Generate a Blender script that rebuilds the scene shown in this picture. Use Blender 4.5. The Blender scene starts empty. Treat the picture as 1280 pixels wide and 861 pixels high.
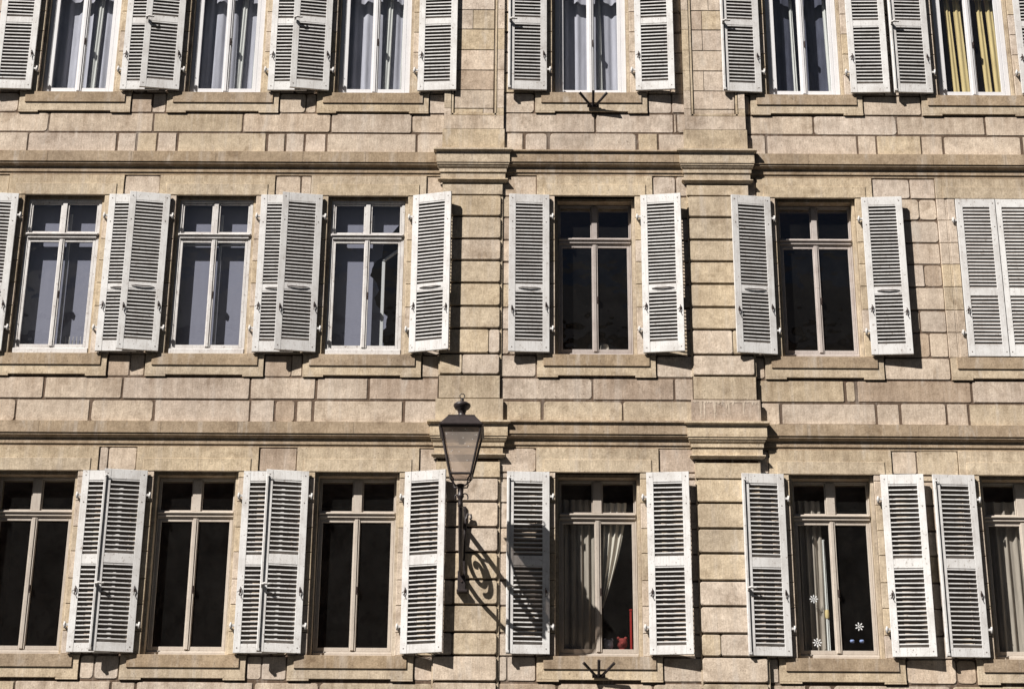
import bpy, math, random
from mathutils import Vector, Matrix
R = random.Random(7)
sc = bpy.context.scene
col = sc.collection
rad = math.radians

# ------------------------------------------------------------------ helpers
class MB:
    """collects faces (with a colour each) and links them as ONE mesh"""
    def __init__(s): s.v=[]; s.f=[]; s.c=[]; s.sm=[]
    def face(s, pts, c=(1,1,1), smooth=False):
        n=len(s.v); s.v+= [tuple(p) for p in pts]; s.f.append(tuple(range(n,n+len(pts)))); s.c.append(c); s.sm.append(smooth)
    def mesh_part(s, vs, fs, c=(1,1,1), smooth=False):
        n=len(s.v); s.v+=[tuple(p) for p in vs]
        for f in fs: s.f.append(tuple(i+n for i in f)); s.c.append(c); s.sm.append(smooth)
    def box(s, x0,x1,y0,y1,z0,z1, c=(1,1,1), ch=0.0):
        if ch<=0:
            vs=[(x0,y0,z0),(x1,y0,z0),(x1,y1,z0),(x0,y1,z0),(x0,y0,z1),(x1,y0,z1),(x1,y1,z1),(x0,y1,z1)]
            s.mesh_part(vs,[(0,3,2,1),(4,5,6,7),(0,1,5,4),(1,2,6,5),(2,3,7,6),(3,0,4,7)],c); return
        a=ch
        vs=[(x0,y0+a,z0),(x1,y0+a,z0),(x1,y0+a,z1),(x0,y0+a,z1),
            (x0+a,y0,z0+a),(x1-a,y0,z0+a),(x1-a,y0,z1-a),(x0+a,y0,z1-a),
            (x0,y1,z0),(x1,y1,z0),(x1,y1,z1),(x0,y1,z1)]
        s.mesh_part(vs,[(4,5,6,7),(0,1,5,4),(1,2,6,5),(2,3,7,6),(3,0,4,7),(8,9,1,0),(9,10,2,1),(10,11,3,2),(11,8,0,3),(11,10,9,8)],c)
    def stone(s, x0,x1,z0,z1, yf,yb, c, ch=.007, j=.003, rc=.0):
        """hand-cut block: front face at y=yf, jittered outline, chamfered arris, corners knocked off by rc"""
        def jt(): return R.uniform(-j,j)
        w=x1-x0; h=z1-z0; rc=min(rc,w*.3,h*.3)
        P=[]
        k=3 if rc>0 else 1
        for (cx,cz,a0) in ((x0,z0,180),(x1,z0,270),(x1,z1,0),(x0,z1,90)):
            if rc<=0: P.append((cx+jt(),cz+jt()))
            else:
                ox=cx+(rc if cx==x0 else -rc); oz=cz+(rc if cz==z0 else -rc)
                for q in range(k):
                    a=rad(a0+90*q/(k-1)); P.append((ox+rc*math.cos(a)+jt()*.5, oz+rc*math.sin(a)+jt()*.5))
        mx=(x0+x1)/2; mz=(z0+z1)/2
        n=len(P)
        yf2=yf+jt()*.7
        def ins(p): return (p[0]+(ch if p[0]<mx else -ch), p[1]+(ch if p[1]<mz else -ch))
        vs=[(p[0],yb,p[1]) for p in P]+[(p[0],yf2+ch*.8,p[1]) for p in P]+[(ins(p)[0],yf2,ins(p)[1]) for p in P]
        fs=[tuple(range(2*n,3*n))]
        for i in range(n):
            q=(i+1)%n
            fs.append((i,q,n+q,n+i)); fs.append((n+i,n+q,2*n+q,2*n+i))
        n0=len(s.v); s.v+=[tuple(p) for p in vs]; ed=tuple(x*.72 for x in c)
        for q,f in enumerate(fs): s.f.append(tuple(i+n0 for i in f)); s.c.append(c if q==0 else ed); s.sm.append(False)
    def profile(s, prof, x0,x1, y0, c=(1,1,1), ends=True, cuts=None):
        """moulding: prof = [(out, z)...] from top to bottom, extruded along x, mitred returns at both ends"""
        for i in range(len(prof)-1):
            (p,z),(q,w)=prof[i],prof[i+1]
            if ends: a0,a1,b0,b1=x0-p,x1+p,x0-q,x1+q
            else: a0=b0=x0; a1=b1=x1
            xs=[0,1]
            if cuts: xs=[0]+[(k-x0)/(x1-x0) for k in cuts if x0<k<x1]+[1]
            for t0,t1,ci in zip(xs[:-1],xs[1:],range(99)):
                cc=c[ci%len(c)] if isinstance(c,list) else c
                L=lambda a,b,t:a+(b-a)*t
                s.face([(L(b0,b1,t0),y0-q,w),(L(b0,b1,t1),y0-q,w),(L(a0,a1,t1),y0-p,z),(L(a0,a1,t0),y0-p,z)],cc)
            if ends:
                cc=c[0] if isinstance(c,list) else c
                s.face([(b0,y0+.02,w),(b0,y0-q,w),(a0,y0-p,z),(a0,y0+.02,z)],cc)
                s.face([(b1,y0-q,w),(b1,y0+.02,w),(a1,y0+.02,z),(a1,y0-p,z)],cc)
    def tube(s, pts, r, n=8, c=(1,1,1), cap=True, flat=1.0):
        pts=[Vector(p) for p in pts]; m=len(pts)
        rs=r if isinstance(r,(list,tuple)) else [r]*m
        rings=[]; up=Vector((1,0,0))
        for i,p in enumerate(pts):
            t=(pts[min(i+1,m-1)]-pts[max(i-1,0)]).normalized()
            a=up-t*up.dot(t)
            if a.length<.05: a=Vector((0,0,1))-t*t.z
            if a.length<.05: a=Vector((0,1,0))-t*t.y
            a.normalize(); b=t.cross(a); up=a
            rings.append([p+a*rs[i]*flat*math.cos(2*math.pi*k/n)+b*rs[i]*math.sin(2*math.pi*k/n) for k in range(n)])
        vs=[q for g in rings for q in g]; fs=[]
        for i in range(m-1):
            for k in range(n):
                fs.append((i*n+k,i*n+(k+1)%n,(i+1)*n+(k+1)%n,(i+1)*n+k))
        s.mesh_part(vs,fs,c,True)
        if cap:
            s.mesh_part(rings[0],[tuple(range(n))[::-1]],c); s.mesh_part(rings[-1],[tuple(range(n))],c)
    def lathe(s, prof, cx,cy, n=20, c=(1,1,1)):
        vs=[]; fs=[]
        for r,z in prof: vs+=[(cx+r*math.cos(2*math.pi*k/n),cy+r*math.sin(2*math.pi*k/n),z) for k in range(n)]
        for i in range(len(prof)-1):
            for k in range(n): fs.append((i*n+k,i*n+(k+1)%n,(i+1)*n+(k+1)%n,(i+1)*n+k))
        s.mesh_part(vs,fs,c,True)
    def data(s, name, mat):
        me=bpy.data.meshes.new(name); me.from_pydata(s.v,[],s.f)
        at=me.color_attributes.new('Col','FLOAT_COLOR','CORNER')
        vals=[]
        for f,c in zip(s.f,s.c): vals+= [c[0],c[1],c[2],1.0]*len(f)
        at.data.foreach_set('color',vals)
        me.polygons.foreach_set('use_smooth',s.sm)
        me.materials.append(mat); me.update(); return me
    def build(s, name, mat, parent=None, loc=None):
        o=bpy.data.objects.new(name, s.data(name,mat)); col.objects.link(o)
        if parent is not None: o.parent=parent
        if loc is not None: o.location=loc
        return o

def tag(o, label=None, cat=None, group=None, kind=None):
    if label: o['label']=label
    if cat: o['category']=cat
    if group: o['group']=group
    if kind: o['kind']=kind
    return o
def empty(name, loc=(0,0,0)):
    o=bpy.data.objects.new(name,None); o.location=loc; o.empty_display_size=.2; col.objects.link(o); return o

# ------------------------------------------------------------------ materials
def newmat(name):
    m=bpy.data.materials.new(name); m.use_nodes=True; nt=m.node_tree; nt.nodes.clear()
    out=nt.nodes.new('ShaderNodeOutputMaterial'); return m,nt,out
def N(nt,t,**k):
    n=nt.nodes.new(t)
    for a,b in k.items():
        if a in n.inputs: n.inputs[a].default_value=b
        else: setattr(n,a,b)
    return n
def noise(nt,co,scale,detail=4,rough=.6,stretch=None,dist=0):
    if stretch:
        mp=N(nt,'ShaderNodeMapping'); mp.inputs['Scale'].default_value=stretch
        nt.links.new(co,mp.inputs['Vector']); co=mp.outputs[0]
    n=N(nt,'ShaderNodeTexNoise'); n.inputs['Scale'].default_value=scale; n.inputs['Detail'].default_value=detail
    n.inputs['Roughness'].default_value=rough; n.inputs['Distortion'].default_value=dist
    nt.links.new(co,n.inputs['Vector']); return n.outputs[0]
def remap(nt,v,a,b,c,d):
    m=N(nt,'ShaderNodeMapRange'); nt.links.new(v,m.inputs[0])
    for i,x in enumerate((a,b,c,d)): m.inputs[i+1].default_value=x
    return m.outputs[0]
def mixc(nt,f,a,b,mode='MIX'):
    m=N(nt,'ShaderNodeMix',data_type='RGBA',blend_type=mode)
    for s,v in ((0,f),(6,a),(7,b)):
        if isinstance(v,(int,float)): m.inputs[s].default_value=v
        elif isinstance(v,tuple): m.inputs[s].default_value=(*v,1)
        else: nt.links.new(v,m.inputs[s])
    return m.outputs[2]
def mul(nt,a,b):
    m=N(nt,'ShaderNodeMath',operation='MULTIPLY')
    for i,v in enumerate((a,b)):
        if isinstance(v,(int,float)): m.inputs[i].default_value=v
        else: nt.links.new(v,m.inputs[i])
    return m.outputs[0]
def bsdf(nt,out,base,rough=.8,metal=0.,bump=None,bs=.3,bd=.01,spec=.3):
    b=N(nt,'ShaderNodeBsdfPrincipled'); b.inputs['Roughness'].default_value=rough; b.inputs['Metallic'].default_value=metal
    b.inputs['Specular IOR Level'].default_value=spec
    if isinstance(base,tuple): b.inputs['Base Color'].default_value=(*base,1)
    else: nt.links.new(base,b.inputs['Base Color'])
    if bump is not None:
        q=N(nt,'ShaderNodeBump'); q.inputs['Strength'].default_value=bs; q.inputs['Distance'].default_value=bd
        nt.links.new(bump,q.inputs['Height']); nt.links.new(q.outputs[0],b.inputs['Normal'])
    nt.links.new(b.outputs[0],out.inputs[0]); return b

def mat_stone():
    m,nt,out=newmat('sandstone')
    co=N(nt,'ShaderNodeTexCoord').outputs['Object']
    at=N(nt,'ShaderNodeAttribute',attribute_name='Col').outputs['Color']
    big=noise(nt,co,.9,5,.6); mid=noise(nt,co,7,5,.65); fine=noise(nt,co,42,4,.75)
    streak=noise(nt,co,1,4,.65,stretch=(26,26,1.6)); strk2=noise(nt,co,1,3,.6,stretch=(7,7,.5))
    c=mixc(nt,1.0,at,mixc(nt,remap(nt,big,.3,.7,0,1),(.80,.78,.77),(1.14,1.13,1.11)),'MULTIPLY')
    c=mixc(nt,1.0,c,mixc(nt,remap(nt,mid,.25,.75,0,1),(.72,.69,.66),(1.20,1.19,1.18)),'MULTIPLY')
    c=mixc(nt,1.0,c,mixc(nt,remap(nt,fine,.25,.75,0,1),(.70,.68,.66),(1.24,1.24,1.24)),'MULTIPLY')
    c=mixc(nt,remap(nt,streak,.52,.75,0,.42),c,mixc(nt,1.0,c,(.68,.63,.59),'MULTIPLY'))
    c=mixc(nt,remap(nt,strk2,.55,.75,0,.35),c,(.66,.60,.54))
    comb=noise(nt,co,1,3,.6,stretch=(70,70,9))
    c=mixc(nt,1.0,c,mixc(nt,remap(nt,comb,.3,.7,0,1),(.87,.86,.85),(1.10,1.10,1.10)),'MULTIPLY')
    # soot stains under some edges
    soot=noise(nt,co,2.6,6,.7,dist=.4)
    c=mixc(nt,remap(nt,soot,.55,.70,0,.62),c,mixc(nt,1.0,c,(.5,.44,.38),'MULTIPLY'))
    lime=noise(nt,co,1,5,.7,stretch=(5,5,1.3),dist=.3)
    c=mixc(nt,remap(nt,lime,.58,.72,0,.4),c,(.70,.64,.57))
    pits=noise(nt,co,34,2,.5)
    c=mixc(nt,remap(nt,pits,.66,.74,0,.6),c,(.12,.09,.07))
    sx=N(nt,'ShaderNodeSeparateXYZ'); nt.links.new(co,sx.inputs[0]); z=sx.outputs[2]
    run=noise(nt,co,1,4,.65,stretch=(9,9,.35)); run=remap(nt,run,.40,.66,0,1)
    for zt,ln,am in ((15.24,.55,.55),(10.915,.6,.55),(14.36,.10,.6),(10.03,.10,.6),(14.17,.25,.45),(9.85,.25,.45),(6.5,.6,.55)):
        g=remap(nt,z,zt-ln,zt,0,1)
        lt=N(nt,'ShaderNodeMath',operation='LESS_THAN'); nt.links.new(z,lt.inputs[0]); lt.inputs[1].default_value=zt+.002
        f=mul(nt,mul(nt,mul(nt,g,lt.outputs[0]),run),am)
        c=mixc(nt,f,c,mixc(nt,1.0,c,(.50,.43,.37),'MULTIPLY'))
    h=N(nt,'ShaderNodeMath',operation='ADD'); nt.links.new(mul(nt,fine,.5),h.inputs[0]); nt.links.new(mid,h.inputs[1])
    bsdf(nt,out,c,.92,bump=h.outputs[0],bs=.55,bd=.012,spec=.15); return m
def mat_paint(name,base,dirt,amt=.5,rough=.55,chips=.0,attr=False):
    m,nt,out=newmat(name)
    co=N(nt,'ShaderNodeTexCoord').outputs['Object']
    oi=N(nt,'ShaderNodeObjectInfo').outputs['Random']
    vm=N(nt,'ShaderNodeVectorMath',operation='ADD'); nt.links.new(co,vm.inputs[0])
    cx=N(nt,'ShaderNodeCombineXYZ'); nt.links.new(mul(nt,oi,37.),cx.inputs[0]); nt.links.new(mul(nt,oi,91.),cx.inputs[2])
    nt.links.new(cx.outputs[0],vm.inputs[1]); co=vm.outputs[0]
    a=noise(nt,co,3.2,6,.7); b=noise(nt,co,1,4,.7,stretch=(40,40,3)); f=noise(nt,co,55,3,.7)
    c=mixc(nt,remap(nt,a,.45,.75,0,amt),base,dirt)
    c=mixc(nt,remap(nt,b,.5,.8,0,amt),c,dirt)
    c=mixc(nt,1.0,c,mixc(nt,remap(nt,f,.3,.7,0,1),(.93,.93,.93),(1.04,1.04,1.04)),'MULTIPLY')
    c=mixc(nt,1.0,c,mixc(nt,oi,(.84,.835,.83),(1.05,1.05,1.04)),'MULTIPLY')
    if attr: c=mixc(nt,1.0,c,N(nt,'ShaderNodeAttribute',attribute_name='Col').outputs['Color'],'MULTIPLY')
    if chips>0:
        ch=noise(nt,co,24,5,.75); c=mixc(nt,remap(nt,ch,.60,.65,0,chips),c,(.22,.16,.12))
    bsdf(nt,out,c,rough,bump=f,bs=.15,bd=.004,spec=.35); return m
def mat_plain(name,base,rough=.7,metal=0.,var=.25,scale=12,spec=.3):
    m,nt,out=newmat(name)
    co=N(nt,'ShaderNodeTexCoord').outputs['Object']
    a=noise(nt,co,scale,4,.6)
    c=mixc(nt,remap(nt,a,.3,.7,0,1),tuple(x*(1-var) for x in base),tuple(min(1,x*(1+var)) for x in base))
    bsdf(nt,out,c,rough,metal,bump=a,bs=.2,bd=.004,spec=spec); return m
def mat_cloth(name,base,trans=.35,var=.2):
    m,nt,out=newmat(name)
    co=N(nt,'ShaderNodeTexCoord').outputs['Object']
    a=noise(nt,co,5,4,.6,stretch=(3,3,.5)); w=noise(nt,co,160,2,.5)
    c=mixc(nt,remap(nt,a,.3,.7,0,1),tuple(x*(1-var) for x in base),tuple(min(1,x*(1+var)) for x in base))
    c=mixc(nt,1.0,c,mixc(nt,w,(.85,.85,.85),(1.1,1.1,1.1)),'MULTIPLY')
    d=N(nt,'ShaderNodeBsdfDiffuse'); t=N(nt,'ShaderNodeBsdfTranslucent'); mx=N(nt,'ShaderNodeMixShader',Fac=trans)
    nt.links.new(c,d.inputs[0]); nt.links.new(c,t.inputs[0]); nt.links.new(d.outputs[0],mx.inputs[1]); nt.links.new(t.outputs[0],mx.inputs[2])
    nt.links.new(mx.outputs[0],out.inputs[0]); return m
def mat_glass(name,tint=(.86,.88,.88),refl=(.9,.93,1.0),ior=1.5):
    m,nt,out=newmat(name)
    co=N(nt,'ShaderNodeTexCoord').outputs['Object']
    lw=N(nt,'ShaderNodeLayerWeight',Blend=.5)
    pw=N(nt,'ShaderNodeMath',operation='POWER'); nt.links.new(lw.outputs['Facing'],pw.inputs[0]); pw.inputs[1].default_value=5
    fr=N(nt,'ShaderNodeMapRange'); nt.links.new(pw.outputs[0],fr.inputs[0]); fr.inputs[3].default_value=.07; fr.inputs[4].default_value=1.0
    tr=N(nt,'ShaderNodeBsdfTransparent'); tr.inputs[0].default_value=(*tint,1)
    gl=N(nt,'ShaderNodeBsdfGlossy',Roughness=.02); gl.inputs[0].default_value=(*refl,1)
    q=N(nt,'ShaderNodeBump'); q.inputs['Strength'].default_value=.25; q.inputs['Distance'].default_value=.03
    nt.links.new(noise(nt,co,2.5,2,.5),q.inputs['Height']); nt.links.new(q.outputs[0],gl.inputs['Normal'])
    mx=N(nt,'ShaderNodeMixShader'); nt.links.new(fr.outputs[0],mx.inputs[0]); nt.links.new(tr.outputs[0],mx.inputs[1]); nt.links.new(gl.outputs[0],mx.inputs[2])
    # thin film of dust that catches the sun
    d=N(nt,'ShaderNodeBsdfDiffuse'); d.inputs[0].default_value=(.6,.58,.55,1)
    m2=N(nt,'ShaderNodeMixShader'); nt.links.new(remap(nt,noise(nt,co,3,5,.7),.3,.8,.004,.016),m2.inputs[0])
    nt.links.new(mx.outputs[0],m2.inputs[1]); nt.links.new(d.outputs[0],m2.inputs[2])
    nt.links.new(m2.outputs[0],out.inputs[0]); return m
def mat_lantern_glass():
    m,nt,out=newmat('frosted_lantern_glass')
    co=N(nt,'ShaderNodeTexCoord').outputs['Object']
    tr=N(nt,'ShaderNodeBsdfTransparent'); tr.inputs[0].default_value=(.95,.90,.86,1)
    d=N(nt,'ShaderNodeBsdfDiffuse'); t=N(nt,'ShaderNodeBsdfTranslucent')
    v=N(nt,'ShaderNodeTexVoronoi'); v.inputs['Scale'].default_value=26; v.inputs['Randomness'].default_value=1
    nt.links.new(co,v.inputs['Vector'])
    sp=remap(nt,v.outputs['Distance'],.16,.24,1,0)
    gate=remap(nt,noise(nt,co,9,3,.6),.46,.52,0,1)
    sp=mul(nt,sp,gate)
    grime=noise(nt,co,6,4,.6)
    c=mixc(nt,grime,(.66,.57,.50),(.92,.82,.74)); c=mixc(nt,sp,c,(.95,.95,.93))
    nt.links.new(c,d.inputs[0]); nt.links.new(c,t.inputs[0])
    a=N(nt,'ShaderNodeMixShader',Fac=.4); nt.links.new(d.outputs[0],a.inputs[1]); nt.links.new(t.outputs[0],a.inputs[2])
    f=N(nt,'ShaderNodeMath',operation='MAXIMUM'); f.inputs[0].default_value=.5; nt.links.new(sp,f.inputs[1])
    b=N(nt,'ShaderNodeMixShader'); nt.links.new(f.outputs[0],b.inputs[0]); nt.links.new(tr.outputs[0],b.inputs[1]); nt.links.new(a.outputs[0],b.inputs[2])
    nt.links.new(b.outputs[0],out.inputs[0]); return m

STONE=mat_stone()
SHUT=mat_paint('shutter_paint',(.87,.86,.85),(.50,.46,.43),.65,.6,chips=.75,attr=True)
WWHITE=mat_paint('white_window_paint',(.74,.715,.70),(.40,.34,.31),.6,.5,chips=.8)
WFRESH=mat_paint('fresh_white_window_paint',(.84,.83,.85),(.62,.60,.60),.3,.45,chips=.15)
WBEIGE=mat_paint('aged_beige_window_paint',(.60,.53,.46),(.36,.29,.24),.5,.6,chips=.4)
WGREY=mat_paint('grey_window_paint',(.55,.49,.46),(.30,.24,.22),.6,.6,chips=.5)
GLASS=mat_glass('window_glass')
LGLASS=mat_lantern_glass()
IRON=mat_plain('wrought_iron',(.030,.022,.022),.45,.0,.4,30,spec=.5)
RUST=mat_plain('dark_hardware',(.06,.04,.035),.6,.2,.5,40)
WHW=mat_plain('painted_hardware',(.6,.58,.56),.6,0,.3,30)
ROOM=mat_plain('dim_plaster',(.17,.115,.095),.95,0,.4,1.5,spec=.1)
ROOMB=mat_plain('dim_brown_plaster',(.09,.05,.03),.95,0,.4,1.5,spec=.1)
BLIND=mat_cloth('grey_blue_blind',(.34,.34,.43),.05,.03)
SHEER=mat_cloth('blue_grey_sheer',(.70,.69,.79),.1,.12)
SHEERD=mat_cloth('dark_blue_sheer',(.17,.175,.24),.3,.25)
DRAPE=mat_cloth('white_drape',(.93,.92,.89),.08,.06)
LACE=mat_cloth('cream_lace',(.85,.77,.67),.12,.12)
LACED=mat_cloth('grey_lace',(.55,.48,.41),.12,.18)
BROWNC=mat_cloth('brown_sheer',(.10,.055,.035),.3,.3)
GOLD=mat_cloth('golden_drape',(.90,.70,.36),.1,.15)
RED=mat_plain('red_plastic',(.42,.035,.03),.4,0,.1)
PLUSH=mat_cloth('pale_plush',(.45,.45,.55),.1,.2)
PLUSHR=mat_cloth('red_plush',(.30,.06,.055),.1,.2)
STICK=mat_plain('white_sticker',(.85,.85,.85),.5,0,.05)
BLUEST=mat_plain('pale_blue_plastic',(.35,.45,.80),.4,0,.1)
ASPH=mat_plain('asphalt',(.05,.05,.05),.9,0,.3,20)
PAVE=mat_plain('paving_stone',(.28,.26,.23),.9,0,.2,6)
KERB=mat_plain('kerb_granite',(.3,.29,.28),.85,0,.2,12)
ROOF=mat_plain('slate',(.07,.065,.07),.7,0,.3,8)

# ------------------------------------------------------------------ setting
g=MB(); g.face([(-300,-300,0),(300,-300,0),(300,300,0),(-300,300,0)]); tag(g.build('ground',ASPH),kind='structure')
g=MB()
for i in range(-24,25):
    for k in range(3): g.box(i*.9+.006,(i+1)*.9-.006,-3.2+k*1.0+.006,-3.2+(k+1)*1.0-.006,.004,.13,ch=0)
tag(g.build('pavement',PAVE),kind='structure')
g=MB()
for i in range(-22,22): g.box(i*1.0+.005,(i+1)*1.0-.005,-3.37,-3.205,.004,.15)
tag(g.build('kerb',KERB),kind='structure')

# ------------------------------------------------------------------ facade
XC=[-6.905,-4.62,-2.33,1.077,4.39,7.085]           # window axes
XCR={'T':[-6.91,-4.63,-2.32,1.04,4.35,6.98],'M':XC,'B':XC}
PB=[0,0,0,.04,0,0]                                   # face of the bay each stands in
ROWS=[('T',15.58,18.10),('M',11.262,13.822),('B',6.85,9.475)]
HO,HI=.60,.556
P1=(-1.215,-.305); P2=(2.46,3.39)
XL,XR=-10.2,10.2
TOPZ=19.0
def vary(c,a=.06,b=.03):
    k=1+R.uniform(-a,a); h=R.uniform(-b,b); return (min(1,c[0]*k*(1+h*.5)),min(1,c[1]*k),min(1,c[2]*k*(1-h*1.2)))
PINK=(.675,.59,.50); TAN=(.63,.54,.41); DTAN=(.44,.355,.26); JOINT=(.085,.06,.042); MORTAR=(.17,.125,.095); PALE=(.68,.585,.49)
def rblock():
    q=R.random()
    return vary(PINK if q<.6 else (TAN if q<.74 else (PALE if q<.92 else (.55,.455,.37))),.075,.03)
B=empty('stone_building')
tag(B,'sandstone town house facade with tall windows, white louvred shutters, cornices and two rusticated pilasters','building')

# window openings of the facade, per row
openings={}
for rn,zb,zt in ROWS: openings[rn]=[(cx,zb,zt) for cx in XC]

# --- backing wall, one mesh per bay; piers and spandrels, real openings through it
BAYS=[('left',XL,P1[0]+.02,0.0,[0,1,2]),('centre',P1[0]+.02,P2[1]-.02,.04,[3]),('right',P2[1]-.02,XR,0.0,[4,5])]
JP=.009  # depth of joints
def spandrel_bands():
    zs=[0]
    for rn,zb,zt in reversed(ROWS): zs+= [zb,zt]
    return zs+[TOPZ]
CORN=[(14.535,14.16),(10.205,9.84)]
def courses(z0,z1,n): return [(z0+(z1-z0)*i/n, z0+(z1-z0)*(i+1)/n) for i in range(n)]
RT=[18.10,17.74,17.38,17.02,16.66,16.30,15.94,15.58]
RM=[13.822,13.463,13.094,12.742,12.38,12.009,11.655,11.262]
RB=[9.475,9.383,9.03,8.657,8.299,7.911,7.55,7.17,6.85]
RZ={'T':RT,'M':RM,'B':RB}
for bn,x0,x1,p,ids in BAYS:
    w=MB(); yb=.42; yj=-(p-JP)
    zs=spandrel_bands()
    for k in range(0,len(zs)-1,2):
        w.box(x0,x1,yj,yb,zs[k],zs[k+1],MORTAR)
    for rn,zb,zt in ROWS:
        ed=[x0]
        for i in ids: ed+=[XCR[rn][i]-HO,XCR[rn][i]+HO]
        ed.append(x1)
        for k in range(0,len(ed),2):
            w.box(ed[k],ed[k+1],yj,.036,zb,zt,MORTAR)
            a=ed[k]+(HI-HO if k>0 else 0); b=ed[k+1]+(HO-HI if k<len(ed)-2 else 0)
            w.box(a,b,.036,yb,zb,zt,vary(TAN))
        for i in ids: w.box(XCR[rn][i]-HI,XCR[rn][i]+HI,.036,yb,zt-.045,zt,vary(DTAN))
    gp=.0125
    def row(z0,z1,joints,cols=None,ch=.007,rc=.018):
        xs=[x0]+sorted([j for j in joints if x0+.05<j<x1-.05])+[x1]
        for a,b in zip(xs[:-1],xs[1:]):
            jj=gp*R.choice([.6,.8,1,1.3,1.9])
            w.stone(a+jj,b-jj,z0+gp*R.uniform(.6,1.3),z1-gp*R.uniform(.6,1.2),-p,yj+.002,cols() if cols else rblock(),ch*R.uniform(.8,1.7),.006,rc*R.choice([.4,.8,1,1.6,2.6]))
    # courses of the spandrels, joints as the stones run
    SP={'left':{'T1':[-9.5,-8.6,-7.283,-5.674,-4.299,-2.949,-1.709],'T2':[-9.1,-8.3,-7.567,-6.209,-5.903,-5.592,-5.292,-3.911,-3.63,-3.337,-3.007,-1.627],
                'M1':[-9.2,-8.1,-6.922,-5.781,-3.938,-2.983,-2.219],'M2':[-9.6,-8.4,-7.3,-6.229,-5.295,-3.917,-3.566,-3.255,-3.013,-1.699]},
        'centre':{'T1':[1.097,2.30,2.345],'T2':[.009,.382,1.739,2.056],'M1':[1.02,2.2],'M2':[.3,1.45]},
        'right':{'T1':[4.442,5.715,7.061,8.3,9.2],'T2':[3.712,5.094,5.386,6.069,6.393,7.6,8.4,9.5],'M1':[4.661,4.834,6.497,8.0,9.1],'M2':[3.732,5.094,5.444,6.11,6.421,7.5,8.7]}}[bn]
    row(14.895,15.235,SP['T1']); row(14.545,14.893,SP['T2'])
    row(10.565,10.908,SP['M1'])
    row(10.212,10.560,SP['M2'],cols=(lambda:vary(TAN,.03)) if bn=='centre' else None)
    # below the lowest sills down to the pavement
    z=6.49
    while z>.4:
        h=R.uniform(.34,.37); xs=[]; x=x0+R.uniform(.3,1.2)
        while x<x1: xs.append(x); x+=R.choice([.35,.9,1.3,1.6])
        row(z-h,z,xs); z-=h
    # courses between the window surrounds
    for rn,zb,zt in ROWS:
        bands=[(RZ[rn][k+1],RZ[rn][k]) for k in range(len(RZ[rn])-1)]
        ztop={'T':18.6,'M':14.16,'B':9.84}[rn]
        bands=[(zt,ztop)]+bands+[(zb-.345,zb)]
        ed=[x0]
        for i in ids: ed+=[XCR[rn][i]-HO-.27,XCR[rn][i]+HO+.27]
        ed.append(x1)
        for k in range(0,len(ed),2):
            a,b=ed[k],ed[k+1]
            if b-a<.08: continue
            for n,(z0,z1) in enumerate(bands):
                xs=[a]
                if b-a>.5 and R.random()<.75: xs.append(a+(b-a)*R.choice([.25,.38,.6,.72]))
                if b-a>1.6: xs+= [a+(b-a)*q for q in (.33,.66)]; xs=sorted(set(xs))
                xs.append(b)
                for u,v in zip(xs[:-1],xs[1:]):
                    if v-u<.06: continue
                    jj=gp*R.uniform(.7,1.5)
                    w.stone(u+jj*.5,v-jj*.5,z0+gp*R.uniform(.5,1.2),z1-gp*R.uniform(.5,1.2),-p,yj+.002,rblock(),.007*R.uniform(.8,1.6),.006,.02*R.choice([.4,1,1.5,2.2]))
    w.build('wall',STONE,B)

# --- cornices
def corn_profile(z,kind):
    # z = top; out measured from the bay face
    top=[(0,z+.012),(.085,z)] if kind=='plain' else [(0,z+.03),(.112,z+.02),(.115,z-.004),(.100,z-.010),(.086,z-.012)]
    b=z
    prof=top+[(.085,b-.172),(.062,b-.176),(.070,b-.182),(.070,b-.203),(.064,b-.210)]
    for k in range(5):
        a=k/4*math.pi/2; prof.append((.060-.044*math.sin(a), b-.216-.035*(1-math.cos(a))))
    prof+=[(.020,b-.262),(.020,b-.318),(.004,b-.322),(.002,b-.365),(-.01,b-.365)]
    return prof
for ci,(zt,zb) in enumerate(CORN):
    for bn,x0,x1,p,ids in BAYS:
        w=MB()
        xa=x0 if bn=='left' else (P1[1] if bn=='centre' else P2[1]); xb=x1 if bn=='right' else (P1[0] if bn=='left' else P2[0])
        cuts=[]; x=xa+R.uniform(.5,1.2)
        while x<xb: cuts.append(x); x+=R.uniform(.9,1.9)
        cc=[vary(DTAN,.06,.02) for _ in range(len(cuts)+1)]
        w.profile(corn_profile(zt,'plain' if bn!='centre' else 'ledge'),xa,xb,-p,cc,ends=False,cuts=cuts)
        # fine butt joints across the fascia
        for cx in cuts: w.box(cx-.003,cx+.003,-p-.0875,-p-.06,zt-.17,zt-.002,(.36,.29,.22))
        w.build('cornice',STONE,B)

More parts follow.
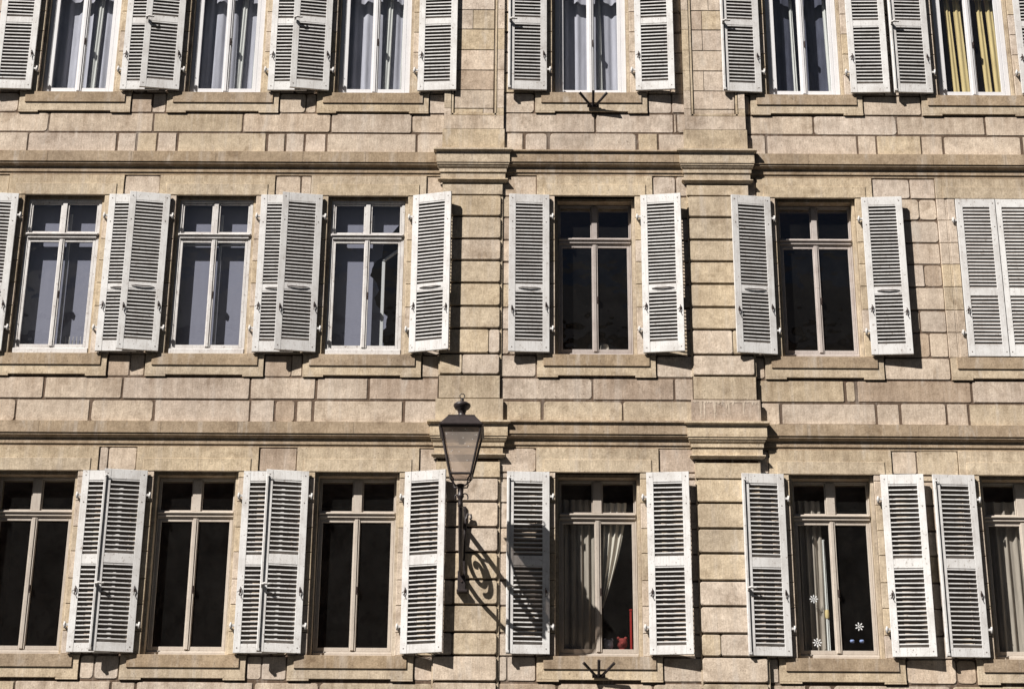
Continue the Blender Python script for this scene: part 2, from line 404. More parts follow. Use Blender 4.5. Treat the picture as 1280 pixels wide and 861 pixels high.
# --- pilasters
for (a,b) in (P1,P2):
    w=MB(); y=-.052
    w.box(a,b,y,.1,0,TOPZ-.3,JOINT)
    # strips of plain stone at both edges of the rusticated shaft
    for (zt,zb) in ((14.06,10.935),(9.66,0.3)):
        for u,v in ((a-.001,a+.022),(b-.030,b+.001)):
            z=zt
            while z>zb+.2:
                w.box(u,v,y-.006,y+.03,max(zb,z-.36)+.004,z-.004,vary(TAN,.04)); z-=.36
    def rust(z0,z1,split=None,cc=None):
        xs=[a+.018]+([a+split*(b-a)] if split else [])+[b-.026]
        for n,(u,v) in enumerate(zip(xs[:-1],xs[1:])):
            gg=.002 if split else 0
            w.stone(u+(gg if n else 0),v-(gg if n<len(xs)-2 else 0),z0+.014,z1-.014,y-.036,y-.001,cc or vary(TAN if R.random()<.6 else PINK,.06),.010,.003,.03)
    for k in range(len(RM)-1): rust(RM[k+1],RM[k],R.choice([None,None,None,.65,.8]))
    rust(10.935,11.262,.38 if a<0 else None)
    for k in range(len(RB)-1): 
        if k==0: continue
        rust(RB[k+1],RB[k],R.choice([None,None,None,.3]))
    z=6.85
    while z>.5: rust(z-.36,z); z-=.36
    # plain blocks
    w.stone(a+.012,b-.012,10.575,10.925,y-.028,y,vary(TAN),.008,.002)
    w.stone(a-.03,b+.035,10.215,10.565,y-.045,y,vary((.52,.43,.35)) if a>0 else vary(TAN),.006,.001)
    w.stone(a-.02,b+.02,14.565,14.94,y-.030,y,vary(TAN),.006,.001)
    w.stone(a+.002,b-.002,9.383+.008,9.62,y-.03,y,vary(TAN),.006,.001)
    w.stone(a+.002,b-.002,13.83,14.0,y-.03,y,vary(TAN),.006,.001)
    # capital of each storey
    for zt in (14.55,10.20):
        w.profile([(0,zt+.02),(.14,zt+.012),(.142,zt-.016),(.118,zt-.022),(.10,zt-.04),(.10,zt-.21),(.088,zt-.212),(.09,zt-.24),(.084,zt-.245),
                   (.07,zt-.275),(.052,zt-.30),(.052,zt-.352),(.034,zt-.356),(.034,zt-.47)],a,b,y,vary(TAN,.03))
        w.profile([(.03,zt-.455),(.07,zt-.47),(.072,zt-.485),(.06,zt-.492),(.036,zt-.515),(.03,zt-.53)],a,b,y,vary(TAN,.03))
    # upper storey: flat shaft with a sunken panel and moulded frame
    f=y-.028
    lw=.10
    zz=14.945; pz=15.17
    w.box(a,b,f,y,zz,pz-.0,vary(PINK))
    zj=[pz]+[z for z in (15.30,15.62,15.97,16.33,16.70,17.05,17.42,17.8,18.2,18.65)]
    for z0,z1 in zip(zj[:-1],zj[1:]):
        for u,v in ((a,a+lw),(b-lw,b)):
            w.box(u,v,f,y,z0+.003,z1-.003,vary(TAN if R.random()<.6 else PINK,.07))
        w.box(a+lw+.012,a+lw+.04,f+.004,y,z0,z1,vary(TAN)); w.box(b-lw-.04,b-lw-.012,f+.004,y,z0,z1,vary(TAN))
        sp=R.choice([None,.45,.7,.3])
        xs=[a+lw+.055]+([a+lw+sp*(b-a-2*lw)] if sp else [])+[b-lw-.055]
        for u,v in zip(xs[:-1],xs[1:]): w.stone(u+.003,v-.003,z0+.005,z1-.005,y-.010,y+.002,rblock(),.005,.002)
    w.box(a+lw,b-lw,f+.004,y,pz+.012,pz+.042,vary(TAN))
    if a>0:   # lime drips down the plinth block of the right pilaster
        def drips(u,v,yy,seed):
            r=random.Random(seed); x=u; pts=[(u,yy,10.558)]; low=[]
            while x<v-.02:
                wd_=r.uniform(.02,.05); d=r.choice([.02,.03,.05,.07,.12,.2,.27]) ; base=r.uniform(.015,.04)
                low+=[(x,yy,10.55-base),(x+wd_*.35,yy,10.55-d),(x+wd_*.6,yy,10.55-d*1.04),(x+wd_,yy,10.55-base)]; x+=wd_+r.uniform(.0,.03)
            low=[q for q in low if q[0]<=v]
            for q0,q1 in zip(low[:-1],low[1:]): w.face([q0,q1,(q1[0],yy,10.556),(q0[0],yy,10.556)],(.66,.58,.49))
        drips(a-.01,b+.02,y-.0475,4)
    w.build('pilaster',STONE,B)

# --- window surrounds
def surround(ci,rn,zb,zt):
    cx=XCR[rn][ci]; p=PB[ci]; w=MB(); y=-p
    zs=[z for z in RZ[rn]]
    c0=vary(TAN,.04)
    lz={'T':18.6,'M':14.158,'B':9.838}[rn]
    # lintel: outer slab and inner raised band
    w.box(cx-.87,cx+.87,y-.022,y+.03,zt+.004,lz,vary(TAN,.04,.02),ch=.004)
    w.box(cx-.765,cx+.765,y-.034,y-.0225,zt+.002,zt+.19,vary(TAN,.04,.02),ch=.004)
    w.box(cx-HO,cx+HO,y-.032,.034,zt,zt+.0015,c0)
    for s in (-1,1):
        for k in range(len(zs)-1):
            z0,z1=zs[k+1]+.004,zs[k]-.004
            cc=vary(TAN if R.random()<.55 else PINK,.08,.03)
            def bx(u,v,ya,yb_,ch=.004):
                aa,bb=sorted((cx+s*u,cx+s*v)); w.box(aa,bb,ya,yb_,z0,z1,cc,ch=ch)
            bx(HO,.715,y-.026,y+.02,.006); bx(.715,.74,y-.018,y+.02); bx(.742,.87,y-.020,y+.02,.006)
    # sill slab, apron with ears
    zs_=zb
    w.box(cx-.77,cx+.77,y-.042,y+.01,zs_-.178,zs_-.001,vary(DTAN,.05),ch=.003)
    w.box(cx-HO+.002,cx+HO-.002,y+.0105,.40,zs_-.10,zs_+.002,vary(DTAN,.05))
    c=vary(TAN,.04)
    w.box(cx-.86,cx+.86,y-.024,y+.01,zs_-.32,zs_-.004,c,ch=.003)
    w.box(cx-.86,cx-.56,y-.0242,y+.01,zs_-.345,zs_-.3205,c); w.box(cx+.56,cx+.86,y-.0242,y+.01,zs_-.345,zs_-.3205,c)
    w.build('window_surround',STONE,B)

# --- windows
def leaf(w,x0,x1,z0,z1,y,st=.05,d=.035,c=(1,1,1)):
    w.box(x0,x0+st,y,y+d,z0,z1,c,ch=.004); w.box(x1-st,x1,y,y+d,z0,z1,c,ch=.004)
    w.box(x0+st,x1-st,y+.001,y+d,z0,z0+st*1.2,c,ch=.003); w.box(x0+st,x1-st,y+.001,y+d,z1-st,z1,c,ch=.003)
def window(ci,rn,zb,zt,yf,style,mat,label=None):
    cx=XCR[rn][ci]; w=MB(); gl=MB(); top=zt-.047
    h=HI-.003
    tz=zb+(1.90 if rn!='B' else 2.03)      # transom
    fw=.075 if rn=='T' else (.045 if style=='white' else .022)
    w.box(cx-h,cx-h+fw,yf,yf+.07,zb+.004,top,ch=.004); w.box(cx+h-fw,cx+h,yf,yf+.07,zb+.004,top,ch=.004)
    w.box(cx-h+fw,cx+h-fw,yf,yf+.07,top-fw,top,ch=.004)
    bh={'M':.10,'B':.075,'T':.045}[rn]
    w.box(cx-h,cx+h,yf-.028,yf-.002,zb+.004,zb+bh,ch=.008)        # weather board
    w.box(cx-h+fw,cx+h-fw,yf,yf+.07,zb+.004,zb+bh+.02,ch=.004)
    # transom with a drip moulding
    w.box(cx-h+fw,cx+h-fw,yf-.002,yf+.06,tz-.045,tz+.055,ch=.004)
    w.box(cx-h+.01,cx+h-.01,yf-.042,yf-.0025,tz+.012,tz+.048,ch=.012)
    w.box(cx-h+fw-.01,cx+h-fw+.01,yf-.020,yf-.0025,tz-.030,tz+.0115,ch=.006)
    # upper mullion and lights
    mw=.035 if style!='old' else (.062 if rn=='B' else .042)
    w.box(cx-mw,cx+mw,yf-.006,yf+.05,tz+.056,top-fw,ch=.005)
    for a,b in ((cx-h+fw+.002,cx-mw-.002),(cx+mw+.002,cx+h-fw-.002)):
        leaf(w,a,b,tz+.058,top-fw-.002,yf+.012,.026 if style!='old' else .016,.03)
        q=R.uniform(-.004,.004); gl.face([(a,yf+.03+q,tz+.06),(b,yf+.03-q,tz+.06),(b,yf+.03,top-fw),(a,yf+.03,top-fw)])
    # casements
    st={'fresh':.055,'white':.040,'old':.045}[style]
    z0=zb+bh+.022; z1=tz-.047
    leaf(w,cx-h+fw+.002,cx-.002,z0,z1,yf+.006,st); leaf(w,cx+.002,cx+h-fw-.002,z0,z1,yf+.006,st)
    w.box(cx-.030,cx+.022,yf-.016,yf+.0055,z0+.01,z1-.004,ch=.006)
    w.box(cx+.026,cx+.040,yf-.004,yf+.0055,z0+.01,z1-.004)
    for a,b in ((cx-h+fw+.03,cx-.03),(cx+.03,cx+h-fw-.03)):
        q=R.uniform(-.005,.005)
        gl.face([(a,yf+.024+q,z0+.03),(b,yf+.024-q,z0+.03),(b,yf+.024-q,z1-.03),(a,yf+.024+q,z1-.03)])
    o=w.build('window',mat,B)
    if label: o['label']=label
    gl.build('pane',GLASS,o)
    k=MB(); k.box(cx+.03,cx+.05,yf-.03,yf-.004,zb+.9,zb+1.0); k.tube([(cx+.04,yf-.035,zb+.93),(cx+.04,yf-.04,zb+1.0)],.008); k.build('handle',RUST,o)
    return o
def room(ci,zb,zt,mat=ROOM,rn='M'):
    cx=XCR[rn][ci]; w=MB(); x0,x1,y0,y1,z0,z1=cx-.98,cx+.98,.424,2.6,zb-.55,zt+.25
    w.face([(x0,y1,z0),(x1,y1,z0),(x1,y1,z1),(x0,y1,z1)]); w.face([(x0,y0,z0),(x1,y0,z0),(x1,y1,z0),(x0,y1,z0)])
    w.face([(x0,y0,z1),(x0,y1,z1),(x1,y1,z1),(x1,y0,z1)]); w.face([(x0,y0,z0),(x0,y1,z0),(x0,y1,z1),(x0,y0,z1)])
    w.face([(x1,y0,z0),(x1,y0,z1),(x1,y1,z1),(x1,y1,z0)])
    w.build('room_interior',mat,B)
DEPTH={'T':.085,'M':.165,'B':.165}
wins={}
for rn,zb,zt in ROWS:
    for ci in range(6):
        surround(ci,rn,zb,zt)
        yf=DEPTH[rn]; st='old'; mat=WGREY if rn=='M' else WBEIGE; lab=None
        if rn=='T': st='fresh'; mat=WFRESH; lab='bright white window with plain narrow casements'
        if rn=='M' and ci<3: yf=.050; mat=WWHITE; st='white'; lab='window with flaking white frame set near the wall face'
        wins[rn+str(ci)]=(window(ci,rn,zb,zt,yf,st,mat,lab),yf)
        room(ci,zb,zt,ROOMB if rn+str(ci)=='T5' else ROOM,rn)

# --- shutters
LW=.60; TH=.036
def shutter_mesh(rn,side,closed=False):
    """hinge at x=0; side +1 leaf runs to +x. local y=0 is the back face, the seen face is y=-TH"""
    w=MB(); zb,zt={r[0]:(r[1],r[2]) for r in ROWS}[rn]
    H=zt-zb-.03; s=side
    def bx(u,v,y0,y1,z0,z1,c=(1,1,1),ch=.003):
        a,b=sorted((s*u,s*v)); w.box(a,b,y0,y1,z0,z1,c,ch=ch)
    rail={'T':(.150,1.17,1.275,.15),'M':(.165,.955,1.065,.135),'B':(.125,1.235,1.375,.145)}[rn]
    st=.098
    bx(0,st,-TH,0,0,H); bx(LW-st,LW,-TH,0,0,H)
    bx(st+.0005,LW-st-.0005,-TH+.002,-.001,0,rail[0]); bx(st+.0005,LW-st-.0005,-TH+.002,-.001,rail[1],rail[2]); bx(st+.0005,LW-st-.0005,-TH+.002,-.001,H-rail[3],H)
    pitch={'T':.0585,'M':.0545,'B':.0655}[rn]
    th={'T':.0095,'M':.0095,'B':.0085}[rn]
    for z0,z1 in ((rail[0],rail[1]),(rail[2],H-rail[3])):
        n=int(round((z1-z0)/pitch)); pp=(z1-z0)/n
        for k in range(n):
            zc=z0+pp*(k+.5)+R.uniform(-.0015,.0015); rise=.017 if not closed else -.018
            tl=R.uniform(-.0018,.0018)*(4 if R.random()<.04 else 1)
            a,b=sorted((s*(st-.002),s*(LW-st+.002))); yf=-TH+.004; yb=-.004
            vs=[]
            for x,t in ((a,tl),(b,-tl)):
                vs+=[(x,yf,zc+rise-th+t),(x,yf,zc+rise+th+t),(x,yb,zc-rise+th+t),(x,yb,zc-rise-th+t)]
            n0=len(w.v); fc=vary((1,1,1),.05,.0); shade=vary((.30,.27,.25),.2,.0)   # shade between slats put into the colour; only front edges stay light
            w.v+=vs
            for f,cc in (((0,4,5,1),fc),((1,5,6,2),shade),((2,6,7,3),shade),((3,7,4,0),shade),((0,1,2,3),shade),((7,6,5,4),shade)):
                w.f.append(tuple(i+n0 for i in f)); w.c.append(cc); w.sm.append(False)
    # peg heads and a bolt strip on the middle rail
    for u in (st*.5,LW-st*.5):
        for z in (.07,H-.07,H*.82): bx(u-.007,u+.007,-TH-.003,-TH+.001,z-.007,z+.007,(.25,.2,.18),ch=0)
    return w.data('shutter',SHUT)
hingeM={}; 
def hinge_mesh(side):
    w=MB(); s=side
    a,b=sorted((s*-.075,s*.02)); w.box(a,b,-.012,.004,-.012,.022,ch=.003)
    w.lathe([(0,-.045),(.014,-.045),(.014,.045),(0,.045)],s*-.052,-.012,10)
    a,b=sorted((s*-.064,s*-.04)); w.box(a,b,-.004,.05,-.03,-.012)
    return w.data('hinge',WHW)
def latch_mesh(side):
    w=MB(); s=side
    w.tube([(0,0,.06),(s*.006,-.02,.045),(s*.004,-.022,0),(0,-.012,-.05),(s*.004,-.03,-.07)],.006,6)
    w.box(-.012,.012,-.004,.001,-.015,.03); w.tube([(0,-.01,.01),(-s*.04,-.022,-.02)],.005,6)
    return w.data('latch',RUST)
def bar_mesh():
    w=MB(); w.box(-.016,.016,-.022,0,0,2.5,ch=.004); w.tube([(0,-.02,2.47),(.03,-.03,2.49),(.07,-.02,2.45)],.007,6)
    w.box(-.02,.02,-.028,0,.0,.03)
    return w.data('locking_bar',SHUT)
def grip_mesh():
    w=MB(); w.tube([(-.02,-.03,0),(.03,-.05,.012),(.07,-.05,.0),(.10,-.04,.012)],[.014,.02,.012,.016],8); w.box(-.02,.01,-.03,0,-.025,.03)
    return w.data('handle',WHW)
def strip_mesh(): 
    w=MB(); w.tube([(-.16,-.004,0),(-.1,-.012,.004),(0,-.014,.0),(.1,-.012,.004),(.17,-.004,0)],[.004,.009,.009,.009,.004],6); return w.data('bolt',RUST)
MH={s:hinge_mesh(s) for s in (1,-1)}; ML={s:latch_mesh(s) for s in (1,-1)}; MBAR=bar_mesh(); MGRIP=grip_mesh(); MSTRIP=strip_mesh()
def child(me,name,par,loc,rot=None):
    o=bpy.data.objects.new(name,me); col.objects.link(o); o.parent=par; o.location=loc
    if rot: o.rotation_euler=rot
    return o
def shutter(ci,rn,side,ang,closed=False,extra=(),dz=0,label=None):
    zb,zt={r[0]:(r[1],r[2]) for r in ROWS}[rn]; H=zt-zb-.03
    if closed:
        hx=XCR[rn][ci]-side*(HO-.008); y=-.012; s=side; a=0
    else:
        hx=XCR[rn][ci]+side*(HO+.085); y=-PB[ci]-.052; s=side; a=ang
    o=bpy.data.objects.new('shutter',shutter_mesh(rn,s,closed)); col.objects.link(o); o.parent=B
    o.location=(hx,y,zb+.015+dz); o.rotation_euler=(0,0,-s*rad(a))
    if label: o['label']=label
    for f in (.145,.86): child(MH[s],'hinge',o,(0,-TH*.5,H*f))
    child(ML[s],'latch',o,(s*.05,-TH-.001,{'T':.62,'M':.72,'B':.86}[rn]))
    if rn=='M' and not closed: child(MSTRIP,'bolt',o,(s*LW*.5,-TH-.001,1.0))
    if rn=='M' and not closed: child(ML[s],'latch',o,(s*(LW-.05),-TH-.001,.66))
    if 'bar' in extra: child(MBAR,'locking_bar',o,(s*(LW-.02),-TH-.001,.01))
    if 'grip' in extra: child(MGRIP,'handle',o,(s*(LW-.03),-TH-.022,{'T':1.2,'B':.92,'M':.9}[rn]))
    return o
# (row, column, side, opening angle away from the wall, extras)
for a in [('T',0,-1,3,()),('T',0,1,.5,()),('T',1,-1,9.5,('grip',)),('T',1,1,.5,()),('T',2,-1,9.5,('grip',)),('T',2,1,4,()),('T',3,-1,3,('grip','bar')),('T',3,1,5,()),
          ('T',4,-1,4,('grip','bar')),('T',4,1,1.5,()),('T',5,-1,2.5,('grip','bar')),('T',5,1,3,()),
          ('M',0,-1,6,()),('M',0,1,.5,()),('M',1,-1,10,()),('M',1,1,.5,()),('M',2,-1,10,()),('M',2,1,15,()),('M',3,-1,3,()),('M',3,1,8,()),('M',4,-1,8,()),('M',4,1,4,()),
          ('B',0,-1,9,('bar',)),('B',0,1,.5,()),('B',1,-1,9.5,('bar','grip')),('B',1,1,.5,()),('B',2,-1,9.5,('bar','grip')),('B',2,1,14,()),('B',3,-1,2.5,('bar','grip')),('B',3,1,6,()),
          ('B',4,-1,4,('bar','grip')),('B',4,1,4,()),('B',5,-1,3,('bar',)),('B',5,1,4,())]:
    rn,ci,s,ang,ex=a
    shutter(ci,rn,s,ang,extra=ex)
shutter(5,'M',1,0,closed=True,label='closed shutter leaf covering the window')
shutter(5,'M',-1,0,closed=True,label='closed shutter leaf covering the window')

# top of the house: eaves cornice and roof slope
w=MB(); w.profile([(0,19.02),(.3,19.0),(.3,18.85),(.16,18.78),(.1,18.65),(0,18.62)],XL,XR,-.02,TAN,ends=False); w.box(XL,XR,-.02,.42,18.62,19.02,JOINT); w.build('eaves_cornice',STONE,B)
w=MB(); w.face([(XL,-.3,19.03),(XR,-.3,19.03),(XR,5.5,23.0),(XL,5.5,23.0)]); w.face([(XL,11.3,19.03),(XL,5.5,23),(XR,5.5,23),(XR,11.3,19.03)]); w.build('roof',ROOF,B)
w=MB()
for x in (XL,XR): w.face([(x,.42,0),(x,11,0),(x,11,19.03),(x,5.5,22.95),(x,.42,19.03)],vary(PINK))
w.face([(XL,11,0),(XL,11,19.03),(XR,11,19.03),(XR,11,0)],vary(PINK)); w.build('side_wall',STONE,B)

# ------------------------------------------------------------------ curtains, blinds and things in the windows
def drape(name,mat,x0,x1,z0,z1,y,amp=.02,waves=6,label=None,group=None,x0b=None,x1b=None,mid=None,cat='curtain',seed=0,irregular=0):
    w=MB(); n=int(waves*10); m=24; r=random.Random(seed)
    ph=[r.uniform(0,6) for _ in range(4)]
    vs=[]; fs=[]
    for j in range(m+1):
        t=j/m; z=z1+(z0-z1)*t
        a,b=x0,x1
        if x0b is not None: a=x0+(x0b-x0)*(t**1.5); 
        if x1b is not None: b=x1+(x1b-x1)*(t**1.5 if mid is None else min(1,t/mid)**1.6)
        for i in range(n+1):
            u=i/n
            f=math.sin(u*waves*2*math.pi+ph[0]+.6*math.sin(t*2+ph[1]))+.4*math.sin(u*waves*4.3*math.pi+ph[2])
            vs.append((a+(b-a)*u+irregular*r.uniform(-1,1)*(u>.999),y+amp*f,z))
    for j in range(m):
        for i in range(n): k=j*(n+1)+i; fs.append((k,k+1,k+n+2,k+n+1))
    w.mesh_part(vs,fs,(1,1,1),True); o=w.build(name,mat)
    return tag(o,label,cat,group)
def RX(rn): return {r[0]:(r[1],r[2]) for r in ROWS}[rn]
zb,zt=RX('T')
GT='sheer curtains behind the top row of windows'
TL=['blue grey sheer curtain in the top window nearest the left edge','blue grey sheer curtain in the second top window from the left','blue grey sheer curtain in the top window just left of the panelled pilaster','smooth blue sheer curtain in the top window above the iron flag holder']
for ci in range(4):
    drape('sheer_curtain',SHEER,XCR['T'][ci]-.53,XCR['T'][ci]+.53,zb+.05,zt-.1,.26,.014,5,TL[ci],GT,seed=ci)
drape('sheer_curtain',SHEERD,XCR['T'][4]-.53,XCR['T'][4]+.53,zb+.05,zt-.1,.27,.014,5,'dark blue sheer curtain in the top window right of the second pilaster',GT,seed=9)
drape('sheer_curtain',BROWNC,XCR['T'][5]-.53,XCR['T'][5]+.53,zb+.05,zt-.1,.28,.018,5,'dark brown sheer curtain in the top right window with golden drapes',GT,seed=10)
def roll(cx,x,dx,z0,z1,mat,label,r=.045,group=None,y=.215):
    w=MB(); n=14; m=16; vs=[]; fs=[]
    for j in range(m+1):
        t=j/m; z=z1+(z0-z1)*t; rr=r*(.75+.35*t)
        for i in range(n+1):
            a=math.pi*(i/n); vs.append((x+dx*t-rr*math.cos(a)*1.0,y-.02*math.sin(a)-.008*math.sin(a*5+t*2),z))
    for j in range(m):
        for i in range(n): k=j*(n+1)+i; fs.append((k,k+1,k+n+2,k+n+1))
    w.mesh_part(vs,fs,(1,1,1),True); return tag(w.build('drape',mat),label,'drape',group)
GR='long drapes hanging in the top row of windows'
names=['top window nearest the left edge','second top window from the left','top window left of the panelled pilaster']
for ci in range(3):
    roll(0,XCR['T'][ci]+.22,-.05,zb+.06,zt-.1,DRAPE,'broad white drape right of centre in the '+names[ci],.05,GR)
    roll(0,XCR['T'][ci]+.43,-.02,zb+.06,zt-.1,DRAPE,'narrow white drape by the right frame in the '+names[ci],.022,GR)
roll(0,XCR['T'][3]+.14,.02,zb+.06,zt-.1,DRAPE,'thin white drape just right of the mullion above the flag holder',.03,GR)
roll(0,XCR['T'][4]-.14,.03,zb+.06,zt-.1,DRAPE,'thin pale drape left of the mullion in the dark blue top window',.03,GR)
roll(0,XCR['T'][4]+.40,.05,zb+.06,zt-.1,DRAPE,'pale drape by right frame of the dark blue top window',.05,GR)
for dx,q,d in ((-.30,.05,'first'),(-.15,.065,'second'),(.20,.055,'third'),(.36,.065,'fourth')):
    roll(0,XCR['T'][5]+dx,.06,zb+.06,zt-.1,GOLD,'%s golden drape from the left in the top right window'%d,q,GR)
# middle row: blinds
zb,zt=RX('M')
def blind(ci,label,notch=False):
    w=MB(); x0,x1=XC[ci]-.54,XC[ci]+.54; y=.215
    if not notch: 
        w.face([(x0,y,zb+.1),(x1,y,zb+.1),(x1,y,zt-.07),(x0,y,zt-.07)])
    else:
        r=random.Random(3); zz=[zb+.1+k*(zt-.17-zb)/40 for k in range(41)]
        ed=[]
        for z in zz:
            t=(z-zb)/(zt-zb)
            e=x1 if t>.9 else XC[ci]+.20+.10*math.sin(t*9)+.05*math.sin(t*31)+r.uniform(-.025,.025)  # ragged edge shaped to stand in for a dark reflection in the glass
            if t>.72: e=max(e,XC[ci]+.2+(t-.72)*1.9)
            ed.append(min(e,x1))
        for k in range(40): w.face([(x0,y,zz[k]),(ed[k],y,zz[k]),(ed[k+1],y,zz[k+1]),(x0,y,zz[k+1])])
    w.box(x0,x1,y-.012,y+.012,zt-.07,zt-.05)
    return tag(w.build('roller_blind',BLIND),label,'blind','grey blinds behind the white framed middle windows')
blind(0,'grey blue blind behind the white wire rack in the leftmost middle window')
blind(1,'plain grey blue blind in the second middle row window from the left')
blind(2,'grey blue blind cut ragged on the right for a dark reflection, third middle window',True)
for ci in range(3):
    o,yf=wins['M%d'%ci]; w=MB(); cx=XC[ci]
    if ci<2: w.box(cx+.055,cx+.10,yf+.085,yf+.115,zb+.12,zt-.25,ch=.004)
    w.box(cx-.5,cx+.5,yf+.085,yf+.115,zb+1.80,zb+1.83) if ci==1 else None
    if ci==2:
        w.box(cx+.22,cx+.27,yf+.16,yf+.19,zb+.14,zb+1.62,ch=.004); w.tube([(cx+.245,yf+.17,zb+1.60),(cx+.5,yf+.12,zb+1.78)],.024,6); w.box(cx+.055,cx+.085,yf+.085,yf+.115,zb+1.95,zt-.25)
    w.build('inner_frame',WFRESH,o)
w=MB(); cx=XC[0]
for k in range(6): w.box(cx+.17+k*.055,cx+.178+k*.055,.175,.183,zb+.13,zb+.34)
w.box(cx+.15,cx+.47,.174,.184,zb+.13,zb+.142)
tag(w.build('wire_rack',WWHITE),'small white wire rack standing at the foot of the leftmost middle window','rack')
# small table lamp in the dark middle window
w=MB(); w.lathe([(0,0),(.06,0),(.062,.02),(.02,.05),(.018,.14),(.03,.15)],0,0,16)
t=empty('table_lamp',(XC[3]+.14,.34,zb+.003)); tag(t,'small pale table lamp behind the dark middle window between the pilasters','lamp'); w.build('lamp_base',WHW,t)
w=MB(); w.lathe([(.085,.15),(.055,.30),(.0,.30)],0,0,16); w.build('lamp_shade',LACE,t)
# bottom row
zb,zt=RX('B')
GB='curtains behind the bottom row of windows'
drape('curtain',LACED,XC[3]-.53,XC[3]-.05,zb+.07,zt-.3,.285,.018,4.5,'translucent grey curtain in the left half of the bottom window above the flag holder',GB,seed=21)
drape('curtain',LACE,XC[3]+.02,XC[3]+.42,zb+.75,zt-.35,.27,.016,4,'pale tied back curtain in the right half of the bottom window with toys',GB,x1b=XC[3]+.07,seed=22)
drape('curtain',LACED,XC[4]-.53,XC[4]-.14,zb+.07,zt-.3,.285,.018,4,'grey curtain behind the flower stickers, bottom window right of the rusticated pilaster',GB,seed=23)
roll(0,XC[4]-.12,.0,zb+.10,zb+1.75,DRAPE,'narrow white drape edge gathered beside the mullion of the sticker window',.022,y=.27)
drape('curtain',LACED,XC[5]-.53,XC[5]+.2,zb+.07,zt-.3,.285,.02,5,'plain dim grey curtain in the bottom window at the right edge',GB,seed=24)
# curtain tie with yellow band
w=MB(); w.lathe([(.024,0),(.03,.03),(.03,.09),(.024,.12)],XC[4]-.12,.262,12); 
for i,v in enumerate(w.v): w.v[i]=(v[0],v[1],v[2]+zb+.62)
tag(w.build('curtain_tie',GOLD),'yellow tie holding the narrow white drape beside the sticker window mullion','curtain tie')
# flower stickers on the panes
def flower(x,z,r,label,mat=STICK,n=8):
    w=MB(); y=.165+.021
    for k in range(n):
        a=2*math.pi*k/n; ca,sa=math.cos(a),math.sin(a); pts=[]
        for q in range(10):
            b=2*math.pi*q/10; u=r*.66+r*.34*math.cos(b); v=r*.13*math.sin(b); pts.append((x+u*ca-v*sa,y,z+u*sa+v*ca))
        w.face(pts)
        w.face([(x-.006*sa,y,z+.006*ca),(x+.006*sa,y,z-.006*ca),(x+r*.5*ca+.004*sa,y,z+r*.5*sa-.004*ca),(x+r*.5*ca-.004*sa,y,z+r*.5*sa+.004*ca)])
    tag(w.build('flower_sticker',mat),label,'sticker','white flower stickers on the bottom window panes')
flower(4.081,7.728,.062,'white flower sticker halfway up the left pane of the curtained window')
flower(4.098,7.114,.066,'white flower sticker at the foot of the left pane of the curtained window')
flower(4.692,7.342,.062,'white flower sticker low on the right dark pane',n=7)
for x,d in ((4.60,'left'),(4.735,'right')):
    w=MB(); w.lathe([(0,-.025),(.025,-.02),(.034,0),(.028,.018),(.0,.022)],0,0,14)
    tag(w.build('glass_pebble',BLUEST,loc=(x,.30,7.16)),'small pale blue rounded ornament hanging in the dark pane, the %s one'%d,'ornament')
    w=MB(); w.tube([(0,0,.02),(0,0,1.3)],.0015,4); 
# toys on the sill of the tied-curtain window
def toy(x,mat,label,h=.30,y=.33):
    t=empty('soft_toy',(x,y,zb+.003)); tag(t,label,'soft toy')
    w=MB(); w.lathe([(0,0),(h*.22,.01),(h*.28,h*.2),(h*.22,h*.42),(h*.12,h*.52),(0,h*.53)],0,0,14); w.build('body',mat,t)
    w=MB(); w.lathe([(0,h*.46),(h*.12,h*.50),(h*.21,h*.66),(h*.19,h*.82),(h*.1,h*.92),(0,h*.94)],0,0,14)
    for s in (-1,1): w.lathe([(0,h*.84),(h*.07,h*.87),(h*.06,h*.97),(0,h*1.0)],s*h*.14,0,8)
    w.tube([(0,-h*.2,h*.68),(0,-h*.26,h*.66)],[h*.07,h*.03],8)
    hd=w.build('head',mat,t)
    w=MB()
    for s in (-1,1): w.tube([(s*h*.2,0,h*.42),(s*h*.30,-h*.12,h*.3)],[h*.08,h*.06],8)
    w.build('arms',mat,t)
toy(XC[3]+.14,PLUSH,'pale rounded soft toy on the sill below the tied back curtain',.34)
toy(XC[3]+.33,PLUSHR,'reddish soft toy on the sill right of the pale one',.36)
w=MB(); w.box(-.014,.014,-.012,.012,0,.62,ch=.003); w.box(-.02,.02,-.018,.018,.62,.64)
tag(w.build('red_ruler',RED,loc=(XC[3]+.455,.29,zb+.10)),'upright red plastic stick by the right frame of the toy window','stick')

# ------------------------------------------------------------------ wall lantern
LX=-.825; LP=1.15   # axis and projection from the facade
L=empty('wall_lantern',(LX,-.09,7.72))
tag(L,'black iron street lantern with tapered speckled glass on a scrolled wall bracket','street lamp')
def LB(): return MB()
def near(w):   # the lantern's own measures, drawn for a projection of .76 m
    k=(25-LP)/(25-.76)
    for i,v in enumerate(w.v): w.v[i]=(v[0]*k,(v[1]+LP)*k-LP,1.6+(v[2]-1.6)*k)
    return w
def put(w,name,mat,par):
    for i,v in enumerate(w.v): w.v[i]=(v[0],v[1]+.09,v[2]-7.72) if par is L else (v[0],v[1]+.09,v[2]-7.72)
    return w.build(name,mat,par)
def sq(h,z): return [(-h,-LP-h,z),(h,-LP-h,z),(h,-LP+h,z),(-h,-LP+h,z)]
def frustum(w,h0,z0,h1,z1,caps=(True,True)):
    a=sq(h0,z0); b=sq(h1,z1); w.mesh_part(a+b,[(0,1,5,4),(1,2,6,5),(2,3,7,6),(3,0,4,7)]+([(3,2,1,0)] if caps[0] else [])+([(4,5,6,7)] if caps[1] else []))
